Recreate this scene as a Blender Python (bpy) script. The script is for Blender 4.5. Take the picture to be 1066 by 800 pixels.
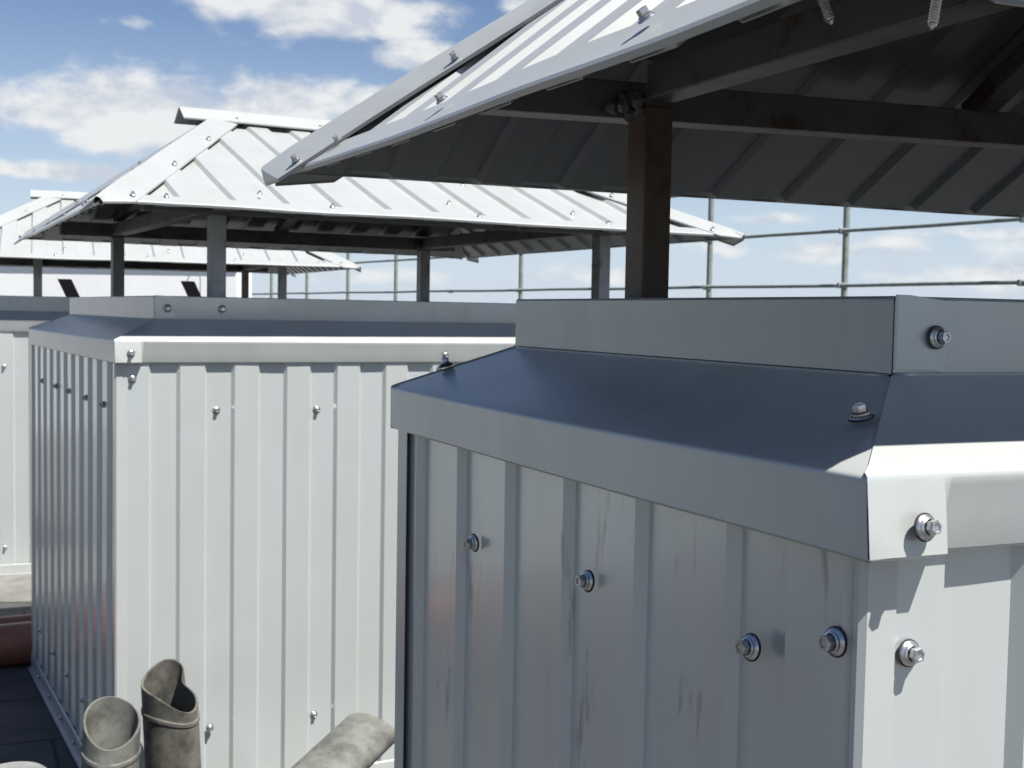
import bpy, math, random
from mathutils import Vector, Matrix, noise
R = math.radians
random.seed(7)
C = bpy.context.scene.collection
for o in list(bpy.data.objects):
    bpy.data.objects.remove(o, do_unlink=True)
ZO = 1.075                      # eye height above the roof deck

# ------------------------------------------------------------------ camera
cam_d = bpy.data.cameras.new('camera'); cam = bpy.data.objects.new('camera', cam_d); C.objects.link(cam)
bpy.context.scene.camera = cam
cam_d.sensor_width = 36.0; cam_d.lens = 1299.8 / 1066 * 36.0
cam_d.clip_start = 0.02; cam_d.clip_end = 9000
p, r = 0.05627, 0.0174
fwd = Vector((0, math.cos(p), -math.sin(p))); upv = Vector((0, math.sin(p), math.cos(p))); rt = Vector((1, 0, 0))
X = rt * math.cos(r) + upv * math.sin(r); Y = -rt * math.sin(r) + upv * math.cos(r)
cam.matrix_world = Matrix(((X.x, Y.x, -fwd.x, 0), (X.y, Y.y, -fwd.y, 0), (X.z, Y.z, -fwd.z, ZO), (0, 0, 0, 1)))
cam_d.dof.use_dof = True; cam_d.dof.focus_distance = 0.85; cam_d.dof.aperture_fstop = 34.0

# ------------------------------------------------------------------ light, sky, exposure
sc = bpy.context.scene
sc.view_settings.view_transform = 'Standard'; sc.view_settings.look = 'None'
sc.view_settings.gamma = 1.0; sc.view_settings.exposure = 1.0
SUN_DIR = Vector((0.866, -0.707, 0.0)).normalized() * math.cos(R(60)) + Vector((0, 0, math.sin(R(60))))
sl = bpy.data.lights.new('sun', 'SUN'); sun = bpy.data.objects.new('sun', sl); C.objects.link(sun)
sl.energy = 5.0; sl.angle = R(0.53); sl.color = (1.0, 0.965, 0.91)
sun.rotation_euler = SUN_DIR.to_track_quat('Z', 'Y').to_euler()

w = bpy.data.worlds.new('World'); sc.world = w; w.use_nodes = True
nt = w.node_tree; nt.nodes.clear(); L = nt.links
def wn(t, **k):
    n = nt.nodes.new(t)
    for a, b in k.items(): setattr(n, a, b)
    return n
def M(op, a, b=None, c=None, clamp=False):
    n = wn('ShaderNodeMath', operation=op); n.use_clamp = clamp
    for i, v in enumerate((a, b, c)):
        if v is None: continue
        if isinstance(v, (int, float)): n.inputs[i].default_value = v
        else: L.new(v, n.inputs[i])
    return n.outputs[0]
sky = wn('ShaderNodeTexSky', sky_type='NISHITA'); sky.sun_disc = False
sky.sun_elevation = R(60); sky.sun_rotation = math.atan2(SUN_DIR.x, SUN_DIR.y)
sky.altitude = 200; sky.air_density = 1.0; sky.dust_density = 0.5; sky.ozone_density = 2.0
tc = wn('ShaderNodeTexCoord'); sep = wn('ShaderNodeSeparateXYZ'); L.new(tc.outputs['Generated'], sep.inputs[0])
az = M('ARCTAN2', sep.outputs[0], sep.outputs[1]); el = M('ARCSINE', sep.outputs[2])
def cloud_noise(dz):
    cb = wn('ShaderNodeCombineXYZ'); L.new(M('MULTIPLY', az, 6.5), cb.inputs[0])
    L.new(M('MULTIPLY', M('ADD', el, dz), 12.0), cb.inputs[1])
    n = wn('ShaderNodeTexNoise'); n.inputs['Scale'].default_value = 2.2; n.inputs['Detail'].default_value = 8
    n.inputs['Roughness'].default_value = 0.54; n.inputs['Distortion'].default_value = 0.12
    L.new(cb.outputs[0], n.inputs['Vector']); return n.outputs[0]
BLOBS = [(150, 124, 135, 40, 1.1), (45, 122, 70, 28, .95), (290, 116, 90, 30, 1.0), (375, 108, 60, 22, .8), (345, 27, 125, 30, 1.05), (225, 22, 50, 20, .85),
         (425, 68, 60, 18, .95), (138, 36, 34, 10, .75), (50, 184, 95, 12, .95), (10, 150, 22, 8, .4), (485, 2, 60, 12, .75), (130, -8, 70, 10, .6),
         (545, 20, 40, 16, .6), (800, 232, 45, 9, .7), (735, 215, 40, 10, .5), (900, 262, 170, 16, .68), (1040, 285, 140, 18, .68), (1010, 245, 90, 10, .6), (640, 290, 160, 16, .5), (330, 288, 200, 12, .5)]
tot = None
for (px, py, rx, ry, s) in BLOBS:
    a0 = math.atan((px - 533) / 1300); e0 = (321 + .0174 * px * .9 - py) / 1300 * math.cos(a0)
    dx = M('DIVIDE', M('SUBTRACT', az, a0), rx / 1300); dy = M('DIVIDE', M('SUBTRACT', el, e0), ry / 1300)
    g = M('MULTIPLY', M('EXPONENT', M('MULTIPLY', M('ADD', M('MULTIPLY', dx, dx), M('MULTIPLY', dy, dy)), -0.9)), s)
    tot = g if tot is None else M('MAXIMUM', tot, g)
n0 = cloud_noise(0.0); n1 = cloud_noise(0.022)
# clouds over the rest of the sky (not in the view)
far = M('MULTIPLY', M('GREATER_THAN', az, 0.62), 0.30)
tot2 = M('MAXIMUM', tot, far)
dens = M('ADD', M('MULTIPLY', tot2, 0.72), M('MULTIPLY', M('SUBTRACT', n0, 0.5), 1.35))
mr = wn('ShaderNodeMapRange'); mr.interpolation_type = 'SMOOTHSTEP'
L.new(dens, mr.inputs[0]); mr.inputs[1].default_value = 0.20; mr.inputs[2].default_value = 0.56
mask = M('MULTIPLY', mr.outputs[0], 0.93)
lit = wn('ShaderNodeMapRange'); L.new(M('SUBTRACT', n0, n1), lit.inputs[0]); lit.inputs[1].default_value = -0.11; lit.inputs[2].default_value = 0.06
cc = wn('ShaderNodeMix', data_type='RGBA'); L.new(lit.outputs[0], cc.inputs[0])
cc.inputs[6].default_value = (5.9, 6.4, 7.2, 1); cc.inputs[7].default_value = (8.7, 8.8, 8.8, 1)
# thin pale veil towards the horizon
veil = wn('ShaderNodeMapRange'); veil.interpolation_type = 'SMOOTHSTEP'; L.new(el, veil.inputs[0])
veil.inputs[1].default_value = 0.26; veil.inputs[2].default_value = -0.01; veil.inputs[3].default_value = 0.0; veil.inputs[4].default_value = 0.75
vside = wn('ShaderNodeMapRange'); vside.interpolation_type = 'SMOOTHSTEP'; L.new(az, vside.inputs[0]); vside.inputs[1].default_value = -1.0; vside.inputs[2].default_value = -0.55; vside.inputs[3].default_value = 0.15; vside.inputs[4].default_value = 1.0
vm = wn('ShaderNodeMix', data_type='RGBA'); L.new(M('MULTIPLY', veil.outputs[0], vside.outputs[0]), vm.inputs[0]); hs_ = wn('ShaderNodeHueSaturation'); hs_.inputs['Saturation'].default_value = 1.10; hs_.inputs['Value'].default_value = 1.04; hs_.inputs['Hue'].default_value = 0.51; L.new(sky.outputs[0], hs_.inputs['Color']); L.new(hs_.outputs[0], vm.inputs[6]); vm.inputs[7].default_value = (6.3, 7.4, 9.1, 1)
mx = wn('ShaderNodeMix', data_type='RGBA'); L.new(mask, mx.inputs[0]); L.new(vm.outputs[2], mx.inputs[6]); L.new(cc.outputs[2], mx.inputs[7])
bg = wn('ShaderNodeBackground'); bg.inputs[1].default_value = 0.05; L.new(mx.outputs[2], bg.inputs[0])
wo = wn('ShaderNodeOutputWorld'); L.new(bg.outputs[0], wo.inputs[0])

# ------------------------------------------------------------------ materials
def mat(name):
    m = bpy.data.materials.new(name); m.use_nodes = True
    return m, m.node_tree, m.node_tree.nodes['Principled BSDF']
def nd(t, ty, **k):
    n = t.nodes.new(ty)
    for a, b in k.items():
        if a.startswith('i_'): n.inputs[a[2:].replace('_', ' ')].default_value = b
        else: setattr(n, a, b)
    return n
def ramp(t, fac, stops):
    n = t.nodes.new('ShaderNodeValToRGB'); t.links.new(fac, n.inputs[0])
    e = n.color_ramp.elements
    while len(e) < len(stops): e.new(0.5)
    for i, (q, c) in enumerate(stops): e[i].position = q; e[i].color = (*c, 1) if len(c) == 3 else c
    return n.outputs[0]

def painted(name, base, metallic, rough, dirt=0.5, wave=0.03, coat=0.0, stain=0.0):
    m, t, b = mat(name); k = t.links
    tcn = nd(t, 'ShaderNodeTexCoord'); ob = tcn.outputs['Object']
    # dust and rain streaks (vertical) with a shape of their own
    mp = nd(t, 'ShaderNodeMapping'); mp.inputs['Scale'].default_value = (22, 22, 1.6); k.new(ob, mp.inputs[0])
    n1 = nd(t, 'ShaderNodeTexNoise', i_Scale=1.0, i_Detail=2.0, i_Roughness=0.5); k.new(mp.outputs[0], n1.inputs['Vector'])
    n2 = nd(t, 'ShaderNodeTexNoise', i_Scale=9.0, i_Detail=2.0, i_Roughness=0.5); k.new(ob, n2.inputs['Vector'])
    n3 = nd(t, 'ShaderNodeTexNoise', i_Scale=170.0, i_Detail=3.0, i_Roughness=0.6); k.new(ob, n3.inputs['Vector'])
    ma = nd(t, 'ShaderNodeMath', operation='MULTIPLY'); k.new(n1.outputs[0], ma.inputs[0]); k.new(n2.outputs[0], ma.inputs[1])
    d = dirt
    col = ramp(t, ma.outputs[0], [(0.16, base), (0.44, tuple(base[i] * (1 - .16 * d) * (1, .985, .95)[i] for i in range(3)))])
    # small dark specks
    sp = ramp(t, n3.outputs[0], [(0.80, (1, 1, 1)), (0.88, (0.72, 0.71, 0.68))])
    mu = nd(t, 'ShaderNodeMix', data_type='RGBA', blend_type='MULTIPLY'); mu.inputs[0].default_value = dirt
    k.new(col, mu.inputs[6]); k.new(sp, mu.inputs[7]); 
    out = mu.outputs[2]
    if stain:
        mp2 = nd(t, 'ShaderNodeMapping'); mp2.inputs['Scale'].default_value = (75, 75, 14); k.new(ob, mp2.inputs[0])
        n6 = nd(t, 'ShaderNodeTexNoise', i_Scale=1.0, i_Detail=4.0, i_Roughness=0.5); k.new(mp2.outputs[0], n6.inputs['Vector'])
        n7 = nd(t, 'ShaderNodeTexNoise', i_Scale=5.0, i_Detail=3.0); k.new(ob, n7.inputs['Vector'])
        ad = nd(t, 'ShaderNodeMath', operation='MULTIPLY_ADD'); k.new(n7.outputs[0], ad.inputs[0]); ad.inputs[1].default_value = .9; k.new(n6.outputs[0], ad.inputs[2])
        mr_ = nd(t, 'ShaderNodeMapRange', i_From_Min=1.10, i_From_Max=1.22, i_To_Min=0.0, i_To_Max=.32 * stain); k.new(ad.outputs[0], mr_.inputs[0])
        mm = nd(t, 'ShaderNodeMix', data_type='RGBA', blend_type='MULTIPLY'); k.new(mr_.outputs[0], mm.inputs[0]); k.new(out, mm.inputs[6]); mm.inputs[7].default_value = (.30, .29, .27, 1); out = mm.outputs[2]
    k.new(out, b.inputs['Base Color'])
    b.inputs['Metallic'].default_value = metallic
    b.inputs['Roughness'].default_value = rough
    b.inputs['Coat Weight'].default_value = coat; b.inputs['Coat Roughness'].default_value = 0.12
    return m
M_WALL = painted('silver_grey_painted_sheet', (0.515, 0.548, 0.545), 0.38, 0.27, .15, 0.003, coat=.25)
M_STAIN = painted('water_marked_sheet', (0.515, 0.548, 0.545), 0.44, 0.28, .3, 0.003, coat=.45, stain=2.0)
M_TRIM = painted('silver_grey_flashing', (0.47, 0.492, 0.482), 0.26, 0.33, .5, 0.003, coat=.08)
M_ROOF = painted('pale_roof_sheet', (0.365, 0.379, 0.373), 0.15, 0.36, .35, 0.003)
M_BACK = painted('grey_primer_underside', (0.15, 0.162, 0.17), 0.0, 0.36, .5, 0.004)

def tube_mat(nm, c0, c1):
    m, t, b = mat(nm); k = t.links
    ob = nd(t, 'ShaderNodeTexCoord').outputs['Object']
    n = nd(t, 'ShaderNodeTexNoise', i_Scale=14.0, i_Detail=9.0, i_Roughness=0.7); k.new(ob, n.inputs['Vector'])
    k.new(ramp(t, n.outputs[0], [(0.42, c0), (0.54, tuple(q * .85 for q in c0)), (0.62, c1), (0.74, (c1[0] * 1.5, c1[1] * 1.2, c1[2]))]), b.inputs['Base Color'])
    b.inputs['Roughness'].default_value = 0.55; b.inputs['Metallic'].default_value = 0.1
    bp = nd(t, 'ShaderNodeBump', i_Strength=0.4, i_Distance=0.002); k.new(n.outputs[0], bp.inputs['Height']); k.new(bp.outputs[0], b.inputs['Normal'])
    return m
M_TUBE = tube_mat('grey_primed_steel', (0.30, 0.31, 0.315), (0.16, 0.12, 0.09))
M_BEAM = tube_mat('dark_rusty_steel', (0.145, 0.143, 0.136), (0.09, 0.055, 0.036))
M_POST = tube_mat('rusty_brown_steel', (0.12, 0.088, 0.068), (0.11, 0.048, 0.025))
def simple(name, col, rough=.5, metal=0., nscale=20., var=.25, bump=.0008, col2=None):
    m, t, b = mat(name); k = t.links
    ob = nd(t, 'ShaderNodeTexCoord').outputs['Object']
    n = nd(t, 'ShaderNodeTexNoise', i_Scale=nscale, i_Detail=8.0, i_Roughness=0.65); k.new(ob, n.inputs['Vector'])
    c2 = col2 or tuple(c * (1 - var) for c in col)
    k.new(ramp(t, n.outputs[0], [(0.36, c2), (0.62, col)]), b.inputs['Base Color'])
    b.inputs['Roughness'].default_value = rough; b.inputs['Metallic'].default_value = metal
    bp = nd(t, 'ShaderNodeBump', i_Strength=0.6, i_Distance=bump); k.new(n.outputs[0], bp.inputs['Height']); k.new(bp.outputs[0], b.inputs['Normal'])
    return m
M_SCREW = simple('zinc_plated_steel', (0.62, 0.62, 0.61), .28, .9, 300, .3, .0001)
M_RUBBER = simple('black_rubber', (0.02, 0.02, 0.022), .6)
M_FENCE = simple('greenish_grey_painted_steel', (0.24, 0.27, 0.24), .45, .1, 15, .3)
M_PIPE = simple('weathered_grey_pipe', (0.14, 0.143, 0.125), .75, 0, 22, .3, .0015, (0.062, 0.062, 0.055))
M_PIPE2 = simple('dirty_dark_grey_pipe', (0.115, 0.110, 0.092), .7, 0, 14, .3, .0015, (0.020, 0.020, 0.017))
M_RED = simple('red_brown_plastic', (0.30, 0.115, 0.07), .4, 0, 8, .35, .0008)
M_PLASTER = simple('white_plaster', (0.78, 0.79, 0.78), .85, 0, 3, .06, .004)
M_BLACK = simple('black_panel', (0.006, 0.006, 0.007), .9); M_BLACK.node_tree.nodes['Principled BSDF'].inputs['Specular IOR Level'].default_value = .1
M_CLAD = simple('dark_cladding', (0.035, 0.038, 0.042), .7)
M_PALE = simple('pale_plastic', (0.20, 0.205, 0.195), .6, 0, 20, .25)
M_REDROOF = simple('red_tiles', (0.42, 0.07, 0.05), .7)
M_INNER = simple('dark_liner', (0.05, 0.052, 0.055), .7)

def deck_mat():
    m, t, b = mat('bitumen_roof_deck'); k = t.links
    ob = nd(t, 'ShaderNodeTexCoord').outputs['Object']
    mp = nd(t, 'ShaderNodeMapping'); mp.inputs['Rotation'].default_value = (0, 0, R(-24)); k.new(ob, mp.inputs[0])
    br = nd(t, 'ShaderNodeTexBrick', i_Scale=1.0, i_Mortar_Size=0.006, i_Mortar_Smooth=.3, i_Brick_Width=0.42, i_Row_Height=0.36)
    br.inputs['Color1'].default_value = (0.075, 0.075, 0.074, 1); br.inputs['Color2'].default_value = (0.055, 0.056, 0.057, 1); br.inputs['Mortar'].default_value = (0.015, 0.015, 0.016, 1)
    k.new(mp.outputs[0], br.inputs['Vector'])
    n = nd(t, 'ShaderNodeTexNoise', i_Scale=7.0, i_Detail=9.0, i_Roughness=0.7); k.new(ob, n.inputs['Vector'])
    c = ramp(t, n.outputs[0], [(0.35, (0.62, 0.62, 0.64)), (0.65, (1.25, 1.22, 1.15))])
    mu = nd(t, 'ShaderNodeMix', data_type='RGBA', blend_type='MULTIPLY'); mu.inputs[0].default_value = 1
    k.new(br.outputs[0], mu.inputs[6]); k.new(c, mu.inputs[7]); k.new(mu.outputs[2], b.inputs['Base Color'])
    b.inputs['Roughness'].default_value = .8
    bp = nd(t, 'ShaderNodeBump', i_Strength=0.7, i_Distance=0.006); k.new(n.outputs[0], bp.inputs['Height']); k.new(bp.outputs[0], b.inputs['Normal'])
    return m
M_DECK = deck_mat()
M_GROUND = simple('distant_land', (0.10, 0.12, 0.07), .9, 0, .01, .4, .001, (0.16, 0.15, 0.12))

# ------------------------------------------------------------------ mesh helpers
class MB:
    def __init__(s): s.v = []; s.f = []
    def pt(s, p): s.v.append(tuple(p)); return len(s.v) - 1
    def quad(s, *ps): s.f.append([s.pt(q) for q in ps])
    def grid(s, rows, close=False):
        ix = [[s.pt(q) for q in row] for row in rows]
        for i in range(len(ix) - 1):
            n = len(ix[i]); 
            for j in range(n if close else n - 1):
                s.f.append([ix[i][j], ix[i][(j + 1) % n], ix[i + 1][(j + 1) % n], ix[i + 1][j]])
        return ix
    def box(s, c, u, v, w_):          # centre and three half-vectors
        c, u, v, w_ = Vector(c), Vector(u), Vector(v), Vector(w_)
        q = [s.pt(c + a * u + b * v + d * w_) for a in (-1, 1) for b in (-1, 1) for d in (-1, 1)]
        for f in ((0, 1, 3, 2), (4, 6, 7, 5), (0, 4, 5, 1), (2, 3, 7, 6), (0, 2, 6, 4), (1, 5, 7, 3)): s.f.append([q[i] for i in f])
    def bar(s, a, b, wd, ht, up=(0, 0, 1)):   # box beam a->b
        a, b = Vector(a), Vector(b); d = (b - a); up = Vector(up)
        x = d.cross(up)
        if x.length < 1e-6: x = Vector((1, 0, 0))
        x.normalize(); y = x.cross(d).normalized()
        s.box((a + b) / 2, d / 2, x * wd / 2, y * ht / 2)
    def tube(s, pts, rad, n=12, caps=True):
        rows = []
        for i, q in enumerate(pts):
            q = Vector(q); a = Vector(pts[max(0, i - 1)]); b = Vector(pts[min(len(pts) - 1, i + 1)]); d = (b - a).normalized()
            x = d.orthogonal().normalized() if i == 0 else (x - d * x.dot(d)).normalized()
            y = d.cross(x); rr = rad[i] if isinstance(rad, (list, tuple)) else rad
            rows.append([q + (x * math.cos(2 * math.pi * k / n) + y * math.sin(2 * math.pi * k / n)) * rr for k in range(n)])
        ix = s.grid(rows, True)
        if caps: s.f.append(list(reversed(ix[0]))); s.f.append(ix[-1])
    def lathe(s, prof, n=24, hexr=None):
        rows = []
        for (rr, z) in prof: rows.append([(rr * math.cos(2 * math.pi * k / n), rr * math.sin(2 * math.pi * k / n), z) for k in range(n)])
        s.grid(rows, True)
    def build(s, name, m, parent=None, solid=0, bevel=0, smooth=False, m2=None, off=-1):
        me = bpy.data.meshes.new(name); me.from_pydata(s.v, [], s.f); me.update()
        if solid == 0 or True:
            import bmesh
            bm = bmesh.new(); bm.from_mesh(me); bmesh.ops.remove_doubles(bm, verts=bm.verts, dist=1e-6)
            if solid == 0: bmesh.ops.recalc_face_normals(bm, faces=bm.faces)
            bm.to_mesh(me); bm.free()
        me.materials.append(m)
        if m2: me.materials.append(m2)
        if smooth:
            for q in me.polygons: q.use_smooth = True
            try: me.set_sharp_from_angle(angle=R(35))
            except Exception: pass
        o = bpy.data.objects.new(name, me); C.objects.link(o)
        if parent: o.parent = parent
        if solid:
            md = o.modifiers.new('sheet', 'SOLIDIFY'); md.thickness = solid; md.offset = off
            if m2: md.material_offset = 1
        if smooth:
            wn_ = o.modifiers.new('weighted', 'WEIGHTED_NORMAL'); wn_.weight = 90; wn_.keep_sharp = True
        if bevel:
            md = o.modifiers.new('edge', 'BEVEL'); md.width = bevel; md.segments = 2; md.limit_method = 'ANGLE'; md.angle_limit = R(40)
        return o
def tag(o, label, cat, group=None):
    o['label'] = label; o['category'] = cat
    if group: o['group'] = group
    return o
def empty(name, loc, rz=0):
    o = bpy.data.objects.new(name, None); C.objects.link(o); o.location = loc; o.rotation_euler = (0, 0, rz); o.empty_display_size = .1
    return o

# ------------------------------------------------------------------ ground
b_ = MB(); S = 22
b_.quad((-S, -S, 0), (S, -S, 0), (S, S + 12, 0), (-S, S + 12, 0)); b_.quad((-S, -S, -28), (-S, -S, 0), (-S, S + 12, 0), (-S, S + 12, -28))
b_.quad((-S, S + 12, -28), (-S, S + 12, 0), (S, S + 12, 0), (S, S + 12, -28)); b_.quad((S, -S, -28), (S, -S, 0), (S, S + 12, 0), (S, S + 12, -28)); b_.quad((-S, -S, -28), (-S, -S, 0), (S, -S, 0), (S, -S, -28))
dk = b_.build('roof_deck', M_DECK); dk['kind'] = 'structure'
b_ = MB(); b_.quad((-7000, -7000, -28), (7000, -7000, -28), (7000, 7000, -28), (-7000, 7000, -28))
g_ = b_.build('ground', M_GROUND); g_['kind'] = 'structure'

# pale concrete paving strip between the shafts
b_ = MB(); q_ = [(-.9, 4.52), (-13.5, 3.5), (-13.5, 10.4), (-.9, 9.4)]; b_.quad(*[(x, y, .008) for x, y in q_])
for (xa, ya), (xb, yb) in zip(q_, q_[1:] + q_[:1]): b_.quad((xa, ya, 0), (xb, yb, 0), (xb, yb, .008), (xa, ya, .008))
M_CONC = simple('weathered_concrete', (0.165, 0.160, 0.148), .85, 0, 9, .3, .004)
pv = b_.build('paving', M_CONC); pv['kind'] = 'structure'
# ------------------------------------------------------------------ screws
def screw_meshes():
    b = MB(); n = 24
    b.lathe([(0.0, .0012), (.0066, .0012), (.0070, .0018), (.0064, .0026), (.0048, .0034), (.0046, .0034)], n)
    b.lathe([(.0046, .0030), (.0054, .0034), (.0054, .0042), (.0044, .0048)], n)
    hx = [Vector((math.cos(R(60 * k + 12)), math.sin(R(60 * k + 12)), 0)) for k in range(6)]
    rows = [[h * rr + Vector((0, 0, z)) for h in hx] for rr, z in ((.0040, .0040), (.0042, .0046), (.0042, .0088), (.0038, .0094), (.0027, .0094), (.0024, .0086), (.0001, .0084))]
    b.grid(rows, True)
    o1 = b.build('screw', M_SCREW, smooth=True); me1 = o1.data; bpy.data.objects.remove(o1)
    b = MB(); b.lathe([(0.0, .0001), (.0072, .0001), (.0078, .0007), (.0077, .0014), (.0064, .0019), (0, .0019)], n)
    o2 = b.build('washer', M_RUBBER, smooth=True); me2 = o2.data; bpy.data.objects.remove(o2)
    return me1, me2
SCREW, WASHER = screw_meshes()
def screw(parent, pos, nrm, sc_=1.0, tilt=0.06, washer=True):
    o = bpy.data.objects.new('screw', SCREW); C.objects.link(o); o.parent = parent
    nv = Vector(nrm).normalized() + Vector((random.uniform(-tilt, tilt), random.uniform(-tilt, tilt), random.uniform(-tilt, tilt)))
    q = nv.to_track_quat('Z', 'Y'); 
    o.location = pos; o.rotation_mode = 'QUATERNION'; o.rotation_quaternion = q; o.scale = (sc_,) * 3
    if washer:
        c = bpy.data.objects.new('washer', WASHER); C.objects.link(c); c.parent = o
    return o

# ------------------------------------------------------------------ corrugated profile
PITCH, DEP, FL, RI = 0.1150, 0.0080, 0.0065, 0.0510
def profile(u0, u1, phase):
    """breakpoints (u, height) of the ribbed sheet between u0 and u1; a rib starts to rise at phase"""
    pts = []
    k = math.floor((u0 - phase) / PITCH) - 1
    while True:
        s = phase + k * PITCH
        if s > u1 + PITCH: break
        pts += [(s, 0), (s + FL, DEP), (s + FL + RI, DEP), (s + 2 * FL + RI, 0)]; k += 1
    out = []
    def val(u):
        for (a, ha), (b, hb) in zip(pts, pts[1:]):
            if a <= u <= b: return ha + (hb - ha) * (u - a) / max(b - a, 1e-9)
        return 0
    out = [(u0, val(u0))] + [q for q in pts if u0 + 1e-4 < q[0] < u1 - 1e-4] + [(u1, val(u1))]
    return out

def wall_sheet(parent, O, U, Nn, length, z0, z1, phase, m_=None):
    b = MB(); O, U, Nn = Vector(O), Vector(U), Vector(Nn)
    pr = profile(0, length, phase)
    rows = []
    nz = 14
    for i in range(nz + 1):
        z = z0 + (z1 - z0) * i / nz
        rows.append([O + U * u + Nn * (h + 0.0016 * noise.noise(Vector((u * 4 + O.x, z * 2.5, O.y + 3)))) + Vector((0, 0, z)) for u, h in pr])
    b.grid(rows)
    return b.build('wall_sheet', m_ or M_WALL, parent, solid=0.0007)

def roof_sheet(parent, P0, P1, top, phase, lift=0.0, sag=0.0, over=0.0):
    """ribbed sheet on the plane P0,P1,top[0]; polygon P0,P1,top...; ribs run up the slope. Returns plane frame"""
    P0, P1 = Vector(P0), Vector(P1); T = [Vector(q) for q in top]
    U = (P1 - P0).normalized(); Nn = U.cross(T[0] - P0).normalized(); V = Nn.cross(U).normalized()
    if Nn.z < 0: Nn = -Nn
    if V.z < 0: V = -V
    poly = [(q - P0).dot(U) for q in T]; pv = [(q - P0).dot(V) for q in T]
    Lh = (P1 - P0).length
    line = [(0, 0)] + sorted(zip(poly, pv)) + [(Lh, 0)]
    def vmax(u):
        for (a, va), (b, vb) in zip(line, line[1:]):
            if a <= u <= b and b - a > 1e-9: return va + (vb - va) * (u - a) / (b - a)
        return 0
    pr = profile(0, Lh, phase)
    us = dict(pr)
    for a, _ in line[1:-1]:
        if a not in us:
            for (c, hc), (e, he) in zip(pr, pr[1:]):
                if c < a < e: us[a] = hc + (he - hc) * (a - c) / (e - c)
    pr = sorted(us.items())
    b = MB(); rows = []; nv = 6
    for i in range(nv + 1):
        row = []
        for u, h in pr:
            v = -over + (vmax(u) + over) * i / nv
            e = 0.0022 * noise.noise(Vector((u * 4 + P0.x * 3, v * 4, P0.y * 7))) - sag * 4 * (u / Lh) * (1 - u / Lh) * max(0, 1 - v / .3)
            row.append(P0 + U * u + V * v + Nn * (h + e + lift))
        rows.append(row)
    if (U.cross(V)).dot(Nn) < 0: rows = [list(reversed(q)) for q in rows]
    b.grid(rows)
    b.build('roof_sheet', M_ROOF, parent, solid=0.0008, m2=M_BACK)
    # flat trim strip folded over the eave
    b = MB(); rows = []
    n = 24
    for i in range(n + 1):
        u = -0.004 + (Lh + 0.008) * i / n
        def Pp(v, hh):
            v_ = min(v, max(0.0, vmax(min(max(u, 0), Lh))) + .012)
            e = 0.0022 * noise.noise(Vector((u * 4 + P0.x * 3, v_ * 4, P0.y * 7))) - sag * 4 * (u / Lh) * (1 - u / Lh) * max(0, 1 - v_ / .3)
            return P0 + U * u + V * (v_ - .004) + Nn * (hh + e + lift)
        rows.append([Pp(-over - .006, DEP - .0035), Pp(-over - .006, DEP + .0008), Pp(-over - .003, DEP + .0022), Pp(.038, DEP + .0026)])
    b.grid(rows)
    b.build('eave_trim', M_ROOF, parent, solid=0.0007, off=0)
    return P0, U, V, Nn, Lh

def hip_cap(parent, Ca, Ta, fa, fb, r0, foot=0, wing=.055, ext=.035, name='hip_cap'):
    """V-shaped cap over the edge Ca->Ta between two slope frames"""
    Ca, Ta = Vector(Ca), Vector(Ta); H = (Ta - Ca).normalized(); Lh = (Ta - Ca).length
    N1, N2 = fa[3], fb[3]; ctr = (N1 + N2).normalized()
    def side(fr, other):
        d = fr[3].cross(H).normalized()
        if d.dot(fr_center[id(fr)] - Ca) < 0: d = -d
        return d
    fr_center = {id(fa): fa[0] + fa[1] * fa[4] / 2 + fa[2] * .15, id(fb): fb[0] + fb[1] * fb[4] / 2 + fb[2] * .15}
    d1, d2 = side(fa, fb), side(fb, fa)
    b = MB(); rows = []
    n = 11
    for i in range(n + 1):
        s0_ = max(.004, -ext + .004); s = -ext if i == 0 else s0_ + (Lh + .010 - s0_) * (i - 1) / (n - 1)
        c = Ca + H * s
        j = .0015 * noise.noise(Vector((s * 6, Ca.x * 5, Ca.y * 5)))
        w1 = wing * (1 if i > 0 or name == 'ridge_cap' else .10); raise_ = r0 + foot * max(0, 1 - i / n * 1.3); raise_ = raise_ if i or name == 'ridge_cap' else raise_ * .9
        rows.append([c + d1 * w1 + N1 * (DEP + .0005 + j), c + d1 * w1 + N1 * (DEP + .004 + j), c + d1 * .006 + ctr * (raise_ + j), c + ctr * (raise_ + .0015 + j), c + d2 * .006 + ctr * (raise_ + j), c + d2 * w1 + N2 * (DEP + .004 + j), c + d2 * w1 + N2 * (DEP + .0005 + j)])
    b.grid(rows)
    b.build(name, M_ROOF, parent, solid=0.0009, off=0)
    return d1, d2, N1, N2, H

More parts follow.
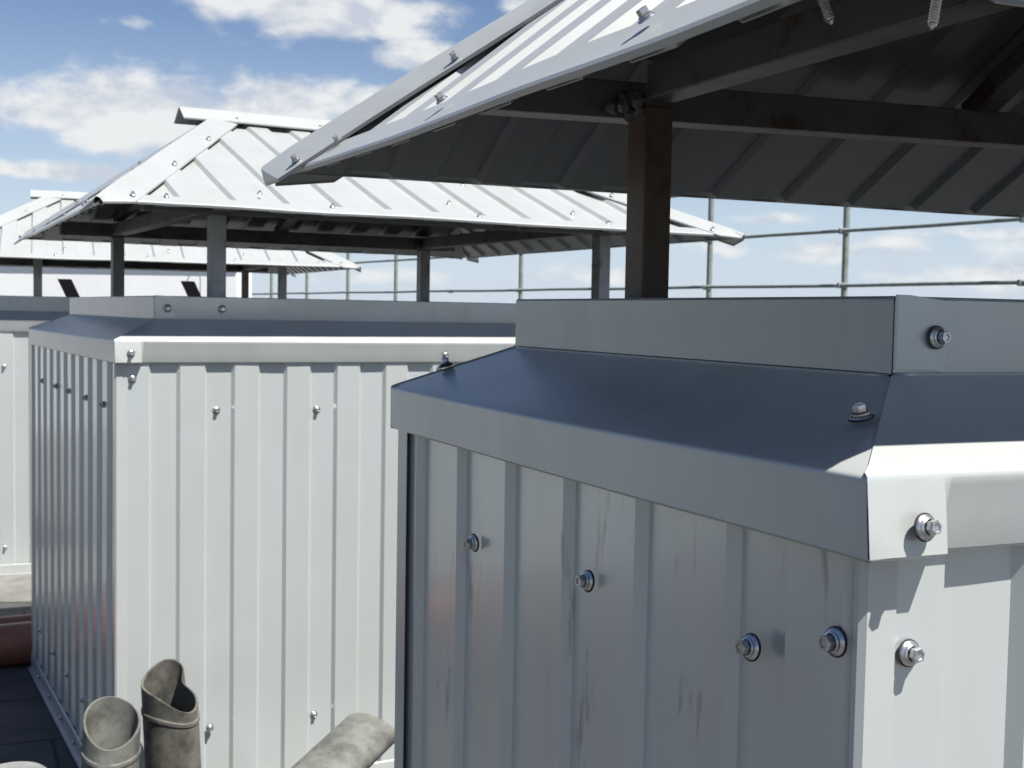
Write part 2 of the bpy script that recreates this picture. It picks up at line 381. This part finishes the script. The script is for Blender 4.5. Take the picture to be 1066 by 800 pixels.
# ------------------------------------------------------------------ one ventilation shaft
def shaft(cfg):
    g = cfg.get
    root = empty('ventilation_shaft', (g('x'), g('y'), 0), g('t'))
    tag(root, g('label'), 'ventilation shaft', 'ventilation shafts with hip roofs in a row on the deck')
    W, LA = g('W'), g('L'); zt, zb = ZO + g('zt'), ZO + g('zb'); ut, ub = ZO + g('ut'), ZO + g('ub')
    i0, i1 = g('i0'), g('i1')      # upstand inset at the near sides / far sides
    wi = g('wi'); q = DEP
    # walls: frames (origin, u, outward)
    x0, x1, y0, y1 = wi, W - wi, g('wf', wi), LA - g('wb', wi)
    v = Vector
    sides = [((x0 + q, y0 + q, 0), (1, 0, 0), (0, -1, 0), x1 - x0 - 2 * q), ((x1 - q, y0 + q, 0), (0, 1, 0), (1, 0, 0), y1 - y0 - 2 * q),
             ((x1 - q, y1 - q, 0), (-1, 0, 0), (0, 1, 0), x1 - x0 - 2 * q), ((x0 + q, y1 - q, 0), (0, -1, 0), (-1, 0, 0), y1 - y0 - 2 * q)]
    for k, (O, U, Nn, ln) in enumerate(sides):
        ph = g('ph')[k] if k in (0, 3) else .03
        if k == 3: ph = (y1 - q - ph) - (2 * FL + RI)       # given as a of the far-side edge
        elif k == 0: ph = ph - O[0]
        wall_sheet(root, O, U, Nn, ln, 0.02, zb + .03, ph, M_STAIN if g('fine') and k == 3 else None)
    # corner trims
    for cx, cy, sx, sy in ((x0, y0, 1, 1), (x1, y0, -1, 1), (x1, y1, -1, -1), (x0, y1, 1, -1)):
        b = MB(); e = .0012; lx = .026
        lx = lx if not (cx == x0 and cy == y0) else .006
        ly = g('trimw', .03) if (cx == x0 and cy == y1) else lx
        nr = (cx == x0 and cy == y0)
        bl = g('fine') and cx == x0 and cy == y1; eo = .005 if bl else e
        rows = [[(cx + sx * (.022 if nr else lx), cy + sy * (-.0004 if nr else q * .6), z), (cx + sx * (.0215 if nr else lx * .9), cy - sy * e, z), (cx + sx * .002, cy - sy * e, z), (cx - sx * eo, cy + sy * .002, z), (cx - sx * eo, cy + sy * ly * .95, z), (cx + (-sx * eo if bl else sx * q * .6), cy + sy * ly, z)] for z in (0.012, zb + .03)]
        if sx * sy < 0: rows = [list(reversed(r_)) for r_ in rows]
        b.grid(rows); b.build('corner_trim', M_TRIM, root, solid=.0006, off=0)
    # base trim
    b = MB()
    for (ax, ay, bx, by) in ((x0, y0, x1, y0), (x1, y0, x1, y1), (x1, y1, x0, y1), (x0, y1, x0, y0)):
        d = v((bx - ax, by - ay, 0)).normalized(); n_ = v((d.y, -d.x, 0)); A_, B_ = v((ax, ay, 0)), v((bx, by, 0))
        rr = [(.012, .003), (.006, .003), (.003, .010), (.003, .046), (-.001, .048)]
        b.grid([[A_ + n_ * o - d * o + v((0, 0, z)) for o, z in rr], [B_ + n_ * o + d * o + v((0, 0, z)) for o, z in rr]])
    b.build('base_trim', M_TRIM, root, solid=.0007, off=0)
    # skirt flashing with rounded fold and vertical fascia, one piece a side, mitred
    ex0, ex1, ey0, ey1 = 0, W, 0, LA                                # outer edge
    ux0, ux1, uy0, uy1 = i0, W - i0, i0, LA - i1                    # upstand plane
    outer = [(ex0, ey0), (ex1, ey0), (ex1, ey1), (ex0, ey1)]; inner = [(ux0, uy0), (ux1, uy0), (ux1, uy1), (ux0, uy1)]
    fr_ = .0035
    for k in range(4):
        oa, ob = v(outer[k]), v(outer[(k + 1) % 4]); ia, ib = v(inner[k]), v(inner[(k + 1) % 4])
        d = (ob - oa).normalized(); n_ = v((d.y, -d.x))
        lift = .0012 if k in (0, 2) else 0.0
        rows = []
        n = 60 if k == 0 else 28
        Ls = (ob - oa).length
        ss_ = sorted(set([i / n for i in range(n + 1)] + ([.0515 / Ls, .0525 / Ls, .0565 / Ls, .0575 / Ls] if k == 0 else [])))
        for s in ss_:
            po, pi_ = oa.lerp(ob, s), ia.lerp(ib, s)
            dn = po - pi_
            dist = (po - oa).dot(d); rest = (ob - po).dot(d)
            fl = 0.0
            if g('flare'):
                tt = min(1, max(0, (dist - .0525) / .004)) if k == 0 else 0
                if k == 0: fl = g('flare') * (1 - dist / .3) * (1 - tt) - .0095 * tt
                if k == 3: fl = g('flare') * .25 * max(0, 1 - rest / .08)
            sagz = -.0025 * math.sin(math.pi * s) * (1 if g('fine') else .5)
            wob = .0012 * noise.noise(v((dist * 7 + k * 9, g('x') * 5, 0)))
            def P(q2, z): return v((q2.x, q2.y, z))
            dsh = d * (g('flare', 0) * max(0, 1 - rest / .03) if k == 3 else 0)
            row = [P(pi_ - n_ * .004, ub + .012), P(pi_ - n_ * .003, ub + .001 + lift), P(pi_ + n_ * .004, ub + lift)]
            zi = ub; zo = zt + sagz; row.append(P(pi_.lerp(po, .03), zi + (zo - zi) * .03 + lift))
            for f in (.25, .5, .75, .93): row.append(P(pi_.lerp(po, f), zi + (zo - zi) * f + lift + wob * .4))
            for a_ in (75, 50, 25, 0):
                cpt = po - n_ * fr_
                row.append(P(cpt + n_ * (fr_ * math.sin(R(90 - a_)) + lift * .8), zo - fr_ + fr_ * math.sin(R(a_)) + (lift if a_ else 0)))
            row.append(P(po + dsh * .1 + n_ * (lift * .8 + (fl + wob) * .1), zo - fr_ - (zo - zb) * .08))
            row.append(P(po + dsh * .4 + n_ * (lift * .8 + (fl + wob) * .5), (zo + zb) / 2))
            row.append(P(po + dsh + n_ * (lift * .8 + fl + wob), zb + .002 + sagz * .6))
            row.append(P(po + dsh + n_ * (lift * .8 + fl + wob - .002), zb + sagz * .6)); row.append(P(po + n_ * (fl + wob - .006), zb + .003 + sagz * .6))
            rows.append(row)
        b = MB(); b.grid(rows); b.build('cap_flashing', M_TRIM, root, solid=.0008, smooth=True)
    # upstand
    for k in range(4):
        ia, ib = v(inner[k]), v(inner[(k + 1) % 4]); d = (ib - ia).normalized(); n_ = v((d.y, -d.x)); rows = []
        n = 16
        for i in range(n + 1):
            s = i / n; q2 = ia.lerp(ib, s); wob = .0012 * noise.noise(v((s * 5 + k * 7, g('y') * 3, 1)))
            e = .0
            rows.append([v((q2.x, q2.y, ub + .001)), v((*(q2 + n_ * wob), (ut + ub) / 2)), v((q2.x, q2.y, ut - .0030)), v((q2.x, q2.y, ut - .0016)), v((*(q2 - n_ * .0016), ut)), v((*(q2 - n_ * .003), ut)), v((*(q2 - n_ * .028), ut - .001)), v((*(q2 - n_ * .030), ut - .012))])
        b = MB(); b.grid(rows); b.build('upstand', M_TRIM, root, solid=.0008, smooth=True, off=-1)
    # dark shaft mouth
    b = MB(); zz = ut - .10; b.quad((ux0 + .03, uy0 + .03, zz), (ux1 - .03, uy0 + .03, zz), (ux1 - .03, uy1 - .03, zz), (ux0 + .03, uy1 - .03, zz))
    for k in range(4):
        ia, ib = v(inner[k]), v(inner[(k + 1) % 4]); d = (ib - ia).normalized(); n_ = v((d.y, -d.x))
        ia, ib = ia - n_ * .031 + d * .031, ib - n_ * .031 - d * .031
        b.quad((ia.x, ia.y, zz), (ib.x, ib.y, zz), (ib.x, ib.y, ut - .004), (ia.x, ia.y, ut - .004))
    b.build('shaft_liner', M_INNER, root)
    # overlapping corner tab on the upstand
    b = MB(); tl = g('tab', .046); o = .0016
    b.grid([[v((ux0 + .0004, uy0 - .0006, z)), v((ux0 + .0016, uy0 - o, z)), v((ux0 + .01, uy0 - o - .0005, z)), v((ux0 + tl * .7, uy0 - o * 1.3, z + dz * .6)), v((ux0 + tl - f_, uy0 - o * 2.4, z + dz))] for z, f_, dz in ((ub + .0035, .0075, -.001), ((ut + ub) / 2, .002, 0), (ut + .0016, 0.0, -.004))])
    b.build('corner_tab', M_TRIM, root, solid=.0008, off=0)
    # ---------- steel frame
    pz = ZO + g('bz'); th = .040
    posts = g('posts')
    for (px, py) in posts:
        b = MB(); b.box((px, py, (pz + ut - .11) / 2), (.0165, 0, 0), (0, .02, 0), (0, 0, (pz - ut + .11) / 2)); b.build('post', M_POST if g('fine') else M_TUBE, root, bevel=.0025)
    E = [v((*q2[:2], q2[2] + ZO)) for q2 in g('eave')]      # FL, FR, BR, BL
    ex = g('e'); zr = ZO + g('zr'); ym = (E[0].y + E[3].y) / 2
    TL, TR = v((E[0].x + ex, ym, zr)), v((E[1].x - ex, ym, zr))
    xs = sorted(g('bx', {p_[0] for p_ in posts})); ys = sorted({p_[1] for p_ in posts})
    def slope_z(x, y):    # underside height of the roof at a point
        zs = []
        for (A_, B_, T_) in ((E[0], E[1], TL), (E[1], E[2], TR), (E[2], E[3], TR), (E[3], E[0], TL)):
            nn = (B_ - A_).cross(T_ - A_); nn = nn if nn.z > 0 else -nn
            zs.append(A_.z - (nn.x * (x - A_.x) + nn.y * (y - A_.y)) / nn.z)
        return min(zs)
    yb_ = {}
    for y_ in ys:
        if g('bbeam') and y_ == ys[1]:
            yy, za_, zb_ = g('bbeam'); b = MB(); b.bar((.075, yy, ZO + za_ + .02), (E[1].x - .12, yy, ZO + zb_ + .02), .040, .040); b.build('beam', M_BEAM, root, bevel=.002); continue
        b = MB(); xa, xb = E[0].x + g('bext', .10), E[1].x - g('bext', .10)
        b.bar((xa, y_, pz + .0202), (xb, y_, pz + .0202), .040, .040); b.build('beam', M_BEAM, root, bevel=.002)
    for x_ in xs:
        b = MB(); b.bar((x_, ys[0] - .10, pz + .0225), (x_, ys[0] - .0205, pz + .0225), .036, .036); b.bar((x_, ys[0] + .0205, pz + .0225), (x_, ys[1] - .0205, pz + .0225), .036, .036)
        b.build('beam', M_BEAM, root, bevel=.002)
    rb = MB(); zrb = zr - .035; rb.bar((TL.x + .02, ym, zrb), (TR.x - .02, ym, zrb), .03, .03); rb.build('ridge_beam', M_BEAM, root, bevel=.002)
    for x_ in g('rafters'):
        for y_ in ys:
            s = 1 if y_ < ym else -1
            b = MB(); ya, yb = (g('bbeam')[0] if g('bbeam') and s < 0 else y_), ym - s * .018
            za = pz + .040
            b.bar((x_, ya, za), (x_, yb, zrb - .0), .036, .024); b.build('rafter', M_BEAM, root, bevel=.002)
    for cx, cy, T_ in ((xs[0], ys[0], TL), (xs[0], ys[1], TL), (xs[1], ys[0], TR), (xs[1], ys[1], TR)):
        b = MB(); b.bar((cx, cy, pz + .056), (T_.x, T_.y + (.02 if cy > ym else -.02), zrb - .006), .03, .02); b.build('rafter', M_BEAM, root, bevel=.002)
    # ---------- roof
    sg = g('sag', .0)
    fF = roof_sheet(root, E[0], E[1], [TL, TR], g('rph', .02), sag=sg)
    fR = roof_sheet(root, E[1], E[2], [TR], .03, sag=sg)
    fB = roof_sheet(root, E[2], E[3], [TR, TL], g('bph', .03), sag=sg)
    fL = roof_sheet(root, E[3], E[0], [TL], g('lph', .03), sag=g('sagl', sg))
    rz = g('capraise', .02)
    caps = [hip_cap(root, E[0], TL, fF, fL, rz, ext=g('flext', .035)), hip_cap(root, E[1], TR, fF, fR, rz), hip_cap(root, E[2], TR, fR, fB, rz), hip_cap(root, E[3], TL, fB, fL, rz, foot=g('foot', 0), ext=g('blext', .035))]
    rc = v((.13, 0, 0)); up_ = v((0, 0, .006))
    hip_cap(root, TL - v((.0, 0, 0)) + up_, TR + v((.0, 0, 0)) + up_, fF, fB, rz + .004, wing=.05, ext=g('rext', .12), name='ridge_cap')
    # screws
    if g('roofscrews', True):
        for fr in (fF, fL, fB, fR):
            P0, U, V, Nn, Lh = fr
            k = 0; u = .12
            while u < Lh - .1:
                screw(root, P0 + U * u + V * (.022 + random.uniform(-.004, .004)) + Nn * (DEP + .003), Nn, .85, washer=False); u += .345
                k += 1
        for (cp, (a_, b2)) in zip(caps, ((E[0], TL), (E[1], TR), (E[2], TR), (E[3], TL))):
            d1, d2, N1, N2, H = cp; ln = (b2 - a_).length
            for s in (.03, .03 + ln * .33, .03 + ln * .66):
                if s < ln - .05:
                    screw(root, a_ + H * s + d1 * .042 + N1 * (DEP + .008), N1, .85, washer=False); screw(root, a_ + H * s + d2 * .042 + N2 * (DEP + .008), N2, .85, washer=False)
        for s in (.06, .4, .75):
            screw(root, TL + (TR - TL) * s + v((0, -.033, .0)) + fF[3] * .006, fF[3], .85, washer=False)
        P0, U, V, Nn, Lh = fF
        for (u, vv) in g('fieldscrews', ()): screw(root, P0 + U * u + V * vv + Nn * (DEP + .001), Nn, .85, washer=False)
    return root, dict(E=E, TL=TL, TR=TR, fF=fF, fL=fL, fB=fB)

# near shaft
near, NI = shaft(dict(x=.18514, y=.64572, t=.42284, W=1.52, L=.7695, zt=-.0805, zb=-.1262, ut=.0148, ub=-.0350, i0=.1156, i1=.070, wi=.012, wf=.0135, wb=.004,
    ph={0: .0105, 3: .138}, fine=True, flare=.004, flext=-.09, bz=.222, posts=[(.288, .128), (.251, .66), (1.26, .128), (1.26, .66)], bx=(.251, 1.26),
    eave=[(-.08, -.073, .146), (1.60, -.073, .155), (1.60, .93, .165), (-.06, .93, .16)], e=.40, zr=.455, rafters=[.745], bext=.20, bbeam=(.702, .2095, .238),
    rph=.02, bph=.05, lph=.05, sagl=.004, sag=.0, capraise=.018, foot=.015, blext=.045, tab=.046,
    label='nearest ventilation shaft of ribbed silver sheet, its rusty post and dark roof underside overhead'))
for (x_, y_, z_) in ((.012 - .0012, .5523, -.2136), (.012 - .0012, .3244, -.2033), (.012 - .0012, .1111, -.2006), (.011, .0325, -.1775), (.011, .28, -.62), (.011, .51, -.62)):
    screw(near, (x_, y_, z_ + ZO), (-1, 0, .02), 1.12, tilt=.12)
screw(near, (.0427, .0123, -.1816 + ZO), (.05, -1, .06), 1.0)
screw(near, (.33, .013, -.1816 + ZO), (.05, -1, .06), 1.0)
screw(near, (.0326, -.0075, -.1085 + ZO), (.10, -1, .08), 1.0)
screw(near, (.1474, .1156 - .0035, -.0106 + ZO), (.02, -1, .0), 1.0)
screw(near, (.0464, .0606, -.0575 + ZO), (-.30, 0, 1), 1.0, tilt=.02)
screw(near, (.05, .735, -.0575 + ZO), (-.1, .35, 1), 1.0)
screw(near, (.02, .7692, -.2024 + ZO), (0, 1, 0), 1.0)

# middle shaft
mid, MI = shaft(dict(x=-.79987, y=2.50847, t=.49401, W=1.46, L=1.2936, zt=-.0663, zb=-.1139, ut=.0243, ub=-.0245, i0=.10, i1=.093, wi=.004, wb=.01,
    ph={0: .128, 3: .10}, flare=.003, wf=.0135, bz=.205, posts=[(.243, .14), (.243, 1.25), (1.237, .14), (1.237, 1.25)],
    eave=[(-.038, -.113, .197), (1.464, -.093, .197), (1.47, 1.42, .195), (.015, 1.42, .197)], e=.42, zr=.479, rext=.10, blext=.0, rafters=[.74], bext=.12,
    rph=.03, sag=.0, capraise=.022, tab=.05, fieldscrews=[(.33, .10), (.78, .12), (1.1, .10), (.56, .34), (.9, .3)],
    label='middle ventilation shaft, its sunlit ribbed front wall behind the upright grey pipes'))
for (x_, z_) in ((.0373, -.1459), (.2122, -.2141), (.4340, -.2168), (.4335, -.8983), (.1987, -.8924), (.66, -.2141), (.89, -.2168), (.66, -.89)):
    screw(mid, (x_, .0130 + .0082 * (x_ > .2), z_ + ZO), (0, -1, 0), 1.05)
for (x_, z_) in ((.0316, -.0933), (.7325, -.0975)): screw(mid, (x_, -.0035, z_ + ZO), (0, -1, 0), 1.0)
for x_ in (.127, .2446): screw(mid, (x_, .0975, -.001 + ZO), (0, -1, 0), 1.1)
for y_ in (1.0406, .7966, .5957, .3513, .1392): screw(mid, (.0035, y_, -.207 + ZO), (-1, 0, 0), 1.0)
for y_ in (1.0987, .8454, .6223, .3978, .1887): screw(mid, (.0035, y_, -.915 + ZO), (-1, 0, 0), 1.0)
for y_ in (.1, .3, .5, .7, .9, 1.1): screw(mid, (.0, y_, .028), (-1, 0, 0), .9)
screw(mid, (.05, 1.20, -.05 + ZO), (-.2, .1, 1), 1.0)

# far shaft
far_, FI = shaft(dict(x=-2.108, y=4.84, t=.36, W=1.46, L=1.2936, zt=-.0585, zb=-.105, ut=.036, ub=-.0245, i0=.10, i1=.093, wi=.004, wf=.0135, wb=.01, flare=.002,
    ph={0: .10, 3: .10}, bz=.19, posts=[(.25, .14), (.25, 1.20), (1.237, .14), (1.237, 1.20)],
    eave=[(-.15, -.11, .178), (1.49, -.11, .178), (1.49, 1.40, .19), (-.12, 1.40, .19)], e=.46, rext=.09, blext=.01, zr=.475, rafters=[.74], bext=.14,
    rph=.03, capraise=.02, fieldscrews=[(.5, .10), (.9, .12), (1.2, .10)],
    label='farthest ventilation shaft at the left edge, mostly hidden behind the middle one'))
for (x_, z_) in ((.125, -.242), (.125, -.9596), (.4, -.25)): screw(far_, (x_, .013, z_ + ZO), (0, -1, 0), 1.2, washer=False)

# fourth shaft, left of the frame, mirrored in the left walls
shaft(dict(x=-4.42, y=3.32, t=.35, W=1.9, L=1.2936, zt=-.0585, zb=-.105, ut=.036, ub=-.0245, i0=.10, i1=.093, wi=.004, wf=.0135, wb=.01, flare=.002,
    ph={0: .10, 3: .10}, bz=.19, posts=[(.25, .14), (.25, 1.20), (1.65, .14), (1.65, 1.20)],
    eave=[(-.08, -.11, .178), (1.98, -.11, .178), (1.98, 1.40, .19), (-.08, 1.40, .19)], e=.46, rext=.09, zr=.475, rafters=[.95], bext=.14,
    rph=.03, capraise=.02, roofscrews=False,
    label='wide ventilation shaft left of the view, mirrored in the left walls of the others'))
# lumpy weld where the near post meets its beams
b = MB()
for k in range(16):
    c = Vector((.232 + random.uniform(-.022, .018), .648 + random.uniform(-.01, .03), ZO + .222 + random.uniform(-.010, .014))); rr = random.uniform(.003, .008)
    b.grid([[c + Vector((rr * math.sin(t_) * math.cos(a_), rr * math.sin(t_) * math.sin(a_), rr * math.cos(t_))) * random.uniform(.85, 1.15) for a_ in [i * math.pi / 4 for i in range(8)]] for t_ in (.15, .8, 1.5, 2.3, 3.0)], True)
b.build('weld', M_BEAM, near)
# ------------------------------------------------------------------ tips of the roof screws poking through the near roof
def shank(pos, d, ln, parent):
    b = MB(); d = Vector(d).normalized(); p0 = Vector(pos); pts = []; rad = []
    n = 26
    for i in range(n + 1):
        pts.append(p0 + d * ln * i / n); rad.append((.0026 if i % 2 else .0019) * (1 if i < n - 3 else (n - i + .4) / 4))
    b.tube(pts, rad, 12); b.build('screw_shank', M_SCREW, parent, smooth=True)
SHANKS = (((-.055, -.020, .1565), (-.0478, -.0210, .1408)), ((-.0094, -.050, .1552), (-.0144, -.052, .136)))
for p0_, p1_ in SHANKS:
    p0_, p1_ = Vector(p0_) + Vector((0, 0, ZO)), Vector(p1_) + Vector((0, 0, ZO)); shank(p0_, p1_ - p0_, (p1_ - p0_).length, near)

# ------------------------------------------------------------------ railing
fr0, fr1 = Vector((3.237, 7.917, 0)), Vector((-3.088, 18.702, 0)); fd = (fr1 - fr0); fl_ = fd.length; fd.normalize()
rail = empty('railing', tuple(fr0)); tag(rail, 'thin grey steel tube railing with three rails along the roof edge', 'railing')
st = fl_ / 8
for k in range(-2, 14):
    if k == 5: continue
    b = MB(); q2 = fd * st * k + Vector((.06 if k == 0 else 0, 0, 0)); b.tube([q2 + Vector((0, 0, 0)), q2 + Vector((0, 0, ZO + 1.09))], .024, 12); b.build('post', M_FENCE, rail, smooth=True)
for zz in (ZO + .25, ZO + .65, ZO + 1.05, ZO - .25, ZO - .65):
    for (ka, kb) in ((-2, 3), (3, 8), (8, 13)):
        b = MB(); pts = [fd * st * (ka + (kb - ka) * i / 10) + Vector((-.035, -.02, zz + .003 * math.sin(i * 1.7 + zz * 5) * (1 if ka > -3 else 0))) for i in range(11)]
        b.tube(pts, .0135, 10); b.build('rail', M_FENCE, rail, smooth=True)
for k in range(-1, 6):
    for zz in (ZO + .25, ZO + .65):
        b = MB(); b.box(fd * st * k + Vector((-.02, -.01, zz)), (.035, 0, 0), (0, .022, 0), (0, 0, .02)); b.build('clamp', M_FENCE, rail, bevel=.004)

# ------------------------------------------------------------------ white rooftop block behind the far shaft
c0, c1 = Vector((-12.0, 10.3, 0)), Vector((-1.98, 9.0, 0)); dd = (c1 - c0).normalized(); nn = Vector((-dd.y, dd.x, 0))
rb = empty('parapet_wall', tuple(c0)); tag(rb, 'long low white plastered wall seen through the gap under the farthest roof', 'wall')
ln = (c1 - c0).length
b = MB(); b.box(dd * ln / 2 + nn * .15 + Vector((0, 0, .70)), dd * ln / 2, nn * .15, (0, 0, .70)); b.build('wall', M_PLASTER, rb, bevel=.01)
b = MB(); b.box(dd * ln / 2 + nn * .15 + Vector((0, 0, 1.415)), dd * (ln / 2 + .02), nn * .18, (0, 0, .015)); b.build('coping', M_ROOF, rb, bevel=.004)
for i, (x_, lab) in enumerate(((-2.80, 'small black tilted board on a thin stand, at the left under the farthest roof'), (-2.02, 'small black tilted board with a wire hoop, right of the other tilted board'))):
    o = empty('tilted_board', (x_, 7.95, 0), .3); tag(o, lab, 'board', 'black tilted boards')
    b = MB(); b.box((0, 0, 1.135), (.042, 0, 0), (0, .02, .0), (-.05, 0, .11)); b.build('panel', M_BLACK, o, bevel=.003)
    b = MB(); b.tube([(0, .04, 0), (0, .04, 1.10)], .014, 8); b.tube([(0, .04, .004), (.2, .04, .012)], .012, 8); b.tube([(0, .04, .004), (-.2, .04, .012)], .012, 8); b.build('stand', M_FENCE, o)
    if i:
        b = MB(); b.tube([(-.04, .03, 1.05), (-.05, .03, 1.25), (-.0, .03, 1.36), (.03, .03, 1.27), (.03, .03, 1.1)], .004, 6); b.build('wire_hoop', M_FENCE, o)

sh = empty('added_stair_house', (-7.6, 3.4, 0), .15); tag(sh, 'dark grey clad stair house on the deck far to the left of the shafts', 'stair house')
b = MB(); b.box((0, 0, 1.25), (1.3, 0, 0), (0, 1.5, 0), (0, 0, 1.25)); b.build('wall', M_CLAD, sh, bevel=.01)  # unseen dark block, added so the shaded left walls reflect something dark
b = MB(); b.box((0, 0, 2.56), (1.45, 0, 0), (0, 1.65, 0), (0, 0, .06)); b.build('roof', M_CLAD, sh, bevel=.01)
b = MB(); b.box((1.305, .2, 1.0), (.02, 0, 0), (0, .45, 0), (0, 0, 1.0)); dr = b.build('door', M_BEAM, sh, bevel=.006)
b = MB(); b.tube([(1.33, -.15, 1.0), (1.38, -.15, 1.0), (1.38, -.05, 1.0)], .01, 8); b.build('handle', M_FENCE, dr)
# ------------------------------------------------------------------ distant red-roofed house
hs = empty('distant_house', (-15.5, 310, -28)); tag(hs, 'tiny distant house, only its red roof showing above the middle shaft', 'house')
b = MB(); b.box((0, 0, 14.9), (2.2, 0, 0), (0, 5, 0), (0, 0, 14.9)); b.build('wall', M_PLASTER, hs)
b = MB(); b.grid([[(-2.6, -5.4, 29.8), (-1.9, 0, 31.6), (-2.6, 5.4, 29.8)], [(2.6, -5.4, 29.8), (1.9, 0, 31.6), (2.6, 5.4, 29.8)]]); b.quad((-2.6, -5.4, 29.8), (2.6, -5.4, 29.8), (2.6, 5.4, 29.8), (-2.6, 5.4, 29.8)); b.build('roof', M_REDROOF, hs)

# ------------------------------------------------------------------ red-brown pipes on the deck
def lie_pipe(a, bb, rad, lab):
    A_, B_ = Vector(a), Vector(bb); o = MB(); d = (B_ - A_).normalized(); x = d.orthogonal().normalized(); y = d.cross(x); n = 28; rows = []
    ln = (B_ - A_).length
    for (s, rr) in ((.004, rad * .9), (0, rad * .93), (0, rad), (ln * .5, rad), (ln - .16, rad), (ln - .15, rad * 1.12), (ln, rad * 1.12), (ln, rad * .95), (ln - .12, rad * .9)):
        rows.append([A_ + d * s + (x * math.cos(2 * math.pi * k / n) + y * math.sin(2 * math.pi * k / n)) * rr for k in range(n)])
    o.grid(rows, True); q2 = o.build('drain_pipe', M_RED, smooth=True); tag(q2, lab, 'pipe', 'red-brown pipes lying on the deck')
    return q2
def mf(b, a, z): t = .494; return (-.79987 - a * math.sin(t) + b * math.cos(t), 2.50847 + a * math.cos(t) + b * math.sin(t), z)
lie_pipe(mf(.35, 1.362, .063), mf(-.80, 1.345, .063), .062, 'thick red-brown drain pipe lying nearest on the dark deck at the left')
lie_pipe(mf(.30, 1.476, .050), mf(-.95, 1.465, .050), .044, 'thinner red-brown pipe lying directly behind the thick one')
lie_pipe(mf(.25, 1.585, .050), mf(-.75, 1.595, .050), .044, 'red-brown pipe lying farthest back, against the pale sunlit deck')

# ------------------------------------------------------------------ upright and leaning grey pipes by the middle shaft
def cut_pipe(name, lab, base, top, rad, rim, thick=.0045, squash=1.0, M_=M_PIPE, bead=None, dent=None, rot=0):
    """open pipe; rim(phi) gives how far the cut end reaches beyond 'top' along the axis"""
    A_, B_ = Vector(base), Vector(top); d = (B_ - A_).normalized(); ln = (B_ - A_).length
    x = Vector((1, 0, 0)); x = (x - d * x.dot(d)).normalized(); y = d.cross(x); n = 56; rows = []
    def ring(s, rr, rim_f):
        out = []
        for k in range(n):
            ph = 2 * math.pi * k / n + rot
            f = s / ln; ss = s + rim(ph) * rim_f
            r2 = rr * (1 + .012 * math.sin(3 * ph + s * 9)) ; dx = dy = 0
            if dent: r2 *= dent(ph, ss / ln)
            out.append(A_ + d * ss + x * math.cos(ph) * r2 + y * math.sin(ph) * r2 * squash)
        return out
    rows.append(ring(0, rad, 0))
    for f in (.25, .5, .62): rows.append(ring(ln * f, rad, f * f))
    if bead:
        for ds, rr in ((-.006, 0), (-.003, .0022), (.003, .0022), (.006, 0)): rows.append(ring(ln * .0 + ln + bead + ds, rad + rr, 1.0 if False else .45))
    rows += [ring(ln - .001, rad, 1), ring(ln, rad - .001, 1), ring(ln, rad - thick + .001, 1), ring(ln - .001, rad - thick, 1)]
    for f in (.8, .5, 0): rows.append(ring(ln * f, rad - thick, f * f))
    o = MB(); o.grid(rows, True); q2 = o.build(name, M_, smooth=True); tag(q2, lab, 'pipe', 'weathered grey pipe offcuts by the middle shaft')
    return q2
# angles: 0 = +x (right), pi/2 = away from camera (y), -pi/2 = towards the camera
cut_pipe('pipe_offcut', 'upright grey pipe with an oval slanting cut, the left and nearer of the standing pair', (-.745, 2.28, 0), (-.738, 2.30, ZO - .775), .0500,
         lambda a: .036 * math.sin(a) - .012 * math.cos(a) + .004 * math.cos(2 * a), bead=-.055, dent=lambda a, f: 1 + .04 * math.cos(2 * a))
cut_pipe('pipe_offcut', 'upright darker pipe with a torn wavy rim, the right and taller of the standing pair', (-.655, 2.44, 0), (-.665, 2.425, ZO - .745), .0520,
         lambda a: .026 * math.sin(a) - .026 * math.cos(a) - .012 * math.cos(2 * a + .3), bead=-.05, M_=M_PIPE2,
         dent=lambda a, f: 1 - (.42 * math.exp(-((a - .75) / .33) ** 2) * max(0, (f - .72) / .28)) + .04 * math.cos(2 * a))
cut_pipe('pipe_offcut', 'mottled grey pipe leaning with its crushed end up against the bright wall', (-.50, 1.98, .12), (-.262, 2.40, ZO - .815), .0560,
         lambda a: .010 * math.cos(a) + .006 * math.sin(2 * a), squash=.62, dent=lambda a, f: 1 + .06 * math.cos(2 * a + .4))
# upturned bucket at the lower-left corner
b = MB(); b.lathe([(.085, 0), (.088, .006), (.084, .012), (.062, .222), (.060, .232), (.054, .237), (.050, .2345), (.0, .2345)], 40)
bk = b.build('bucket', M_PALE, smooth=True); bk.location = (-.885, 2.20, 0); tag(bk, 'pale upturned bucket at the bottom left corner of the view', 'bucket')
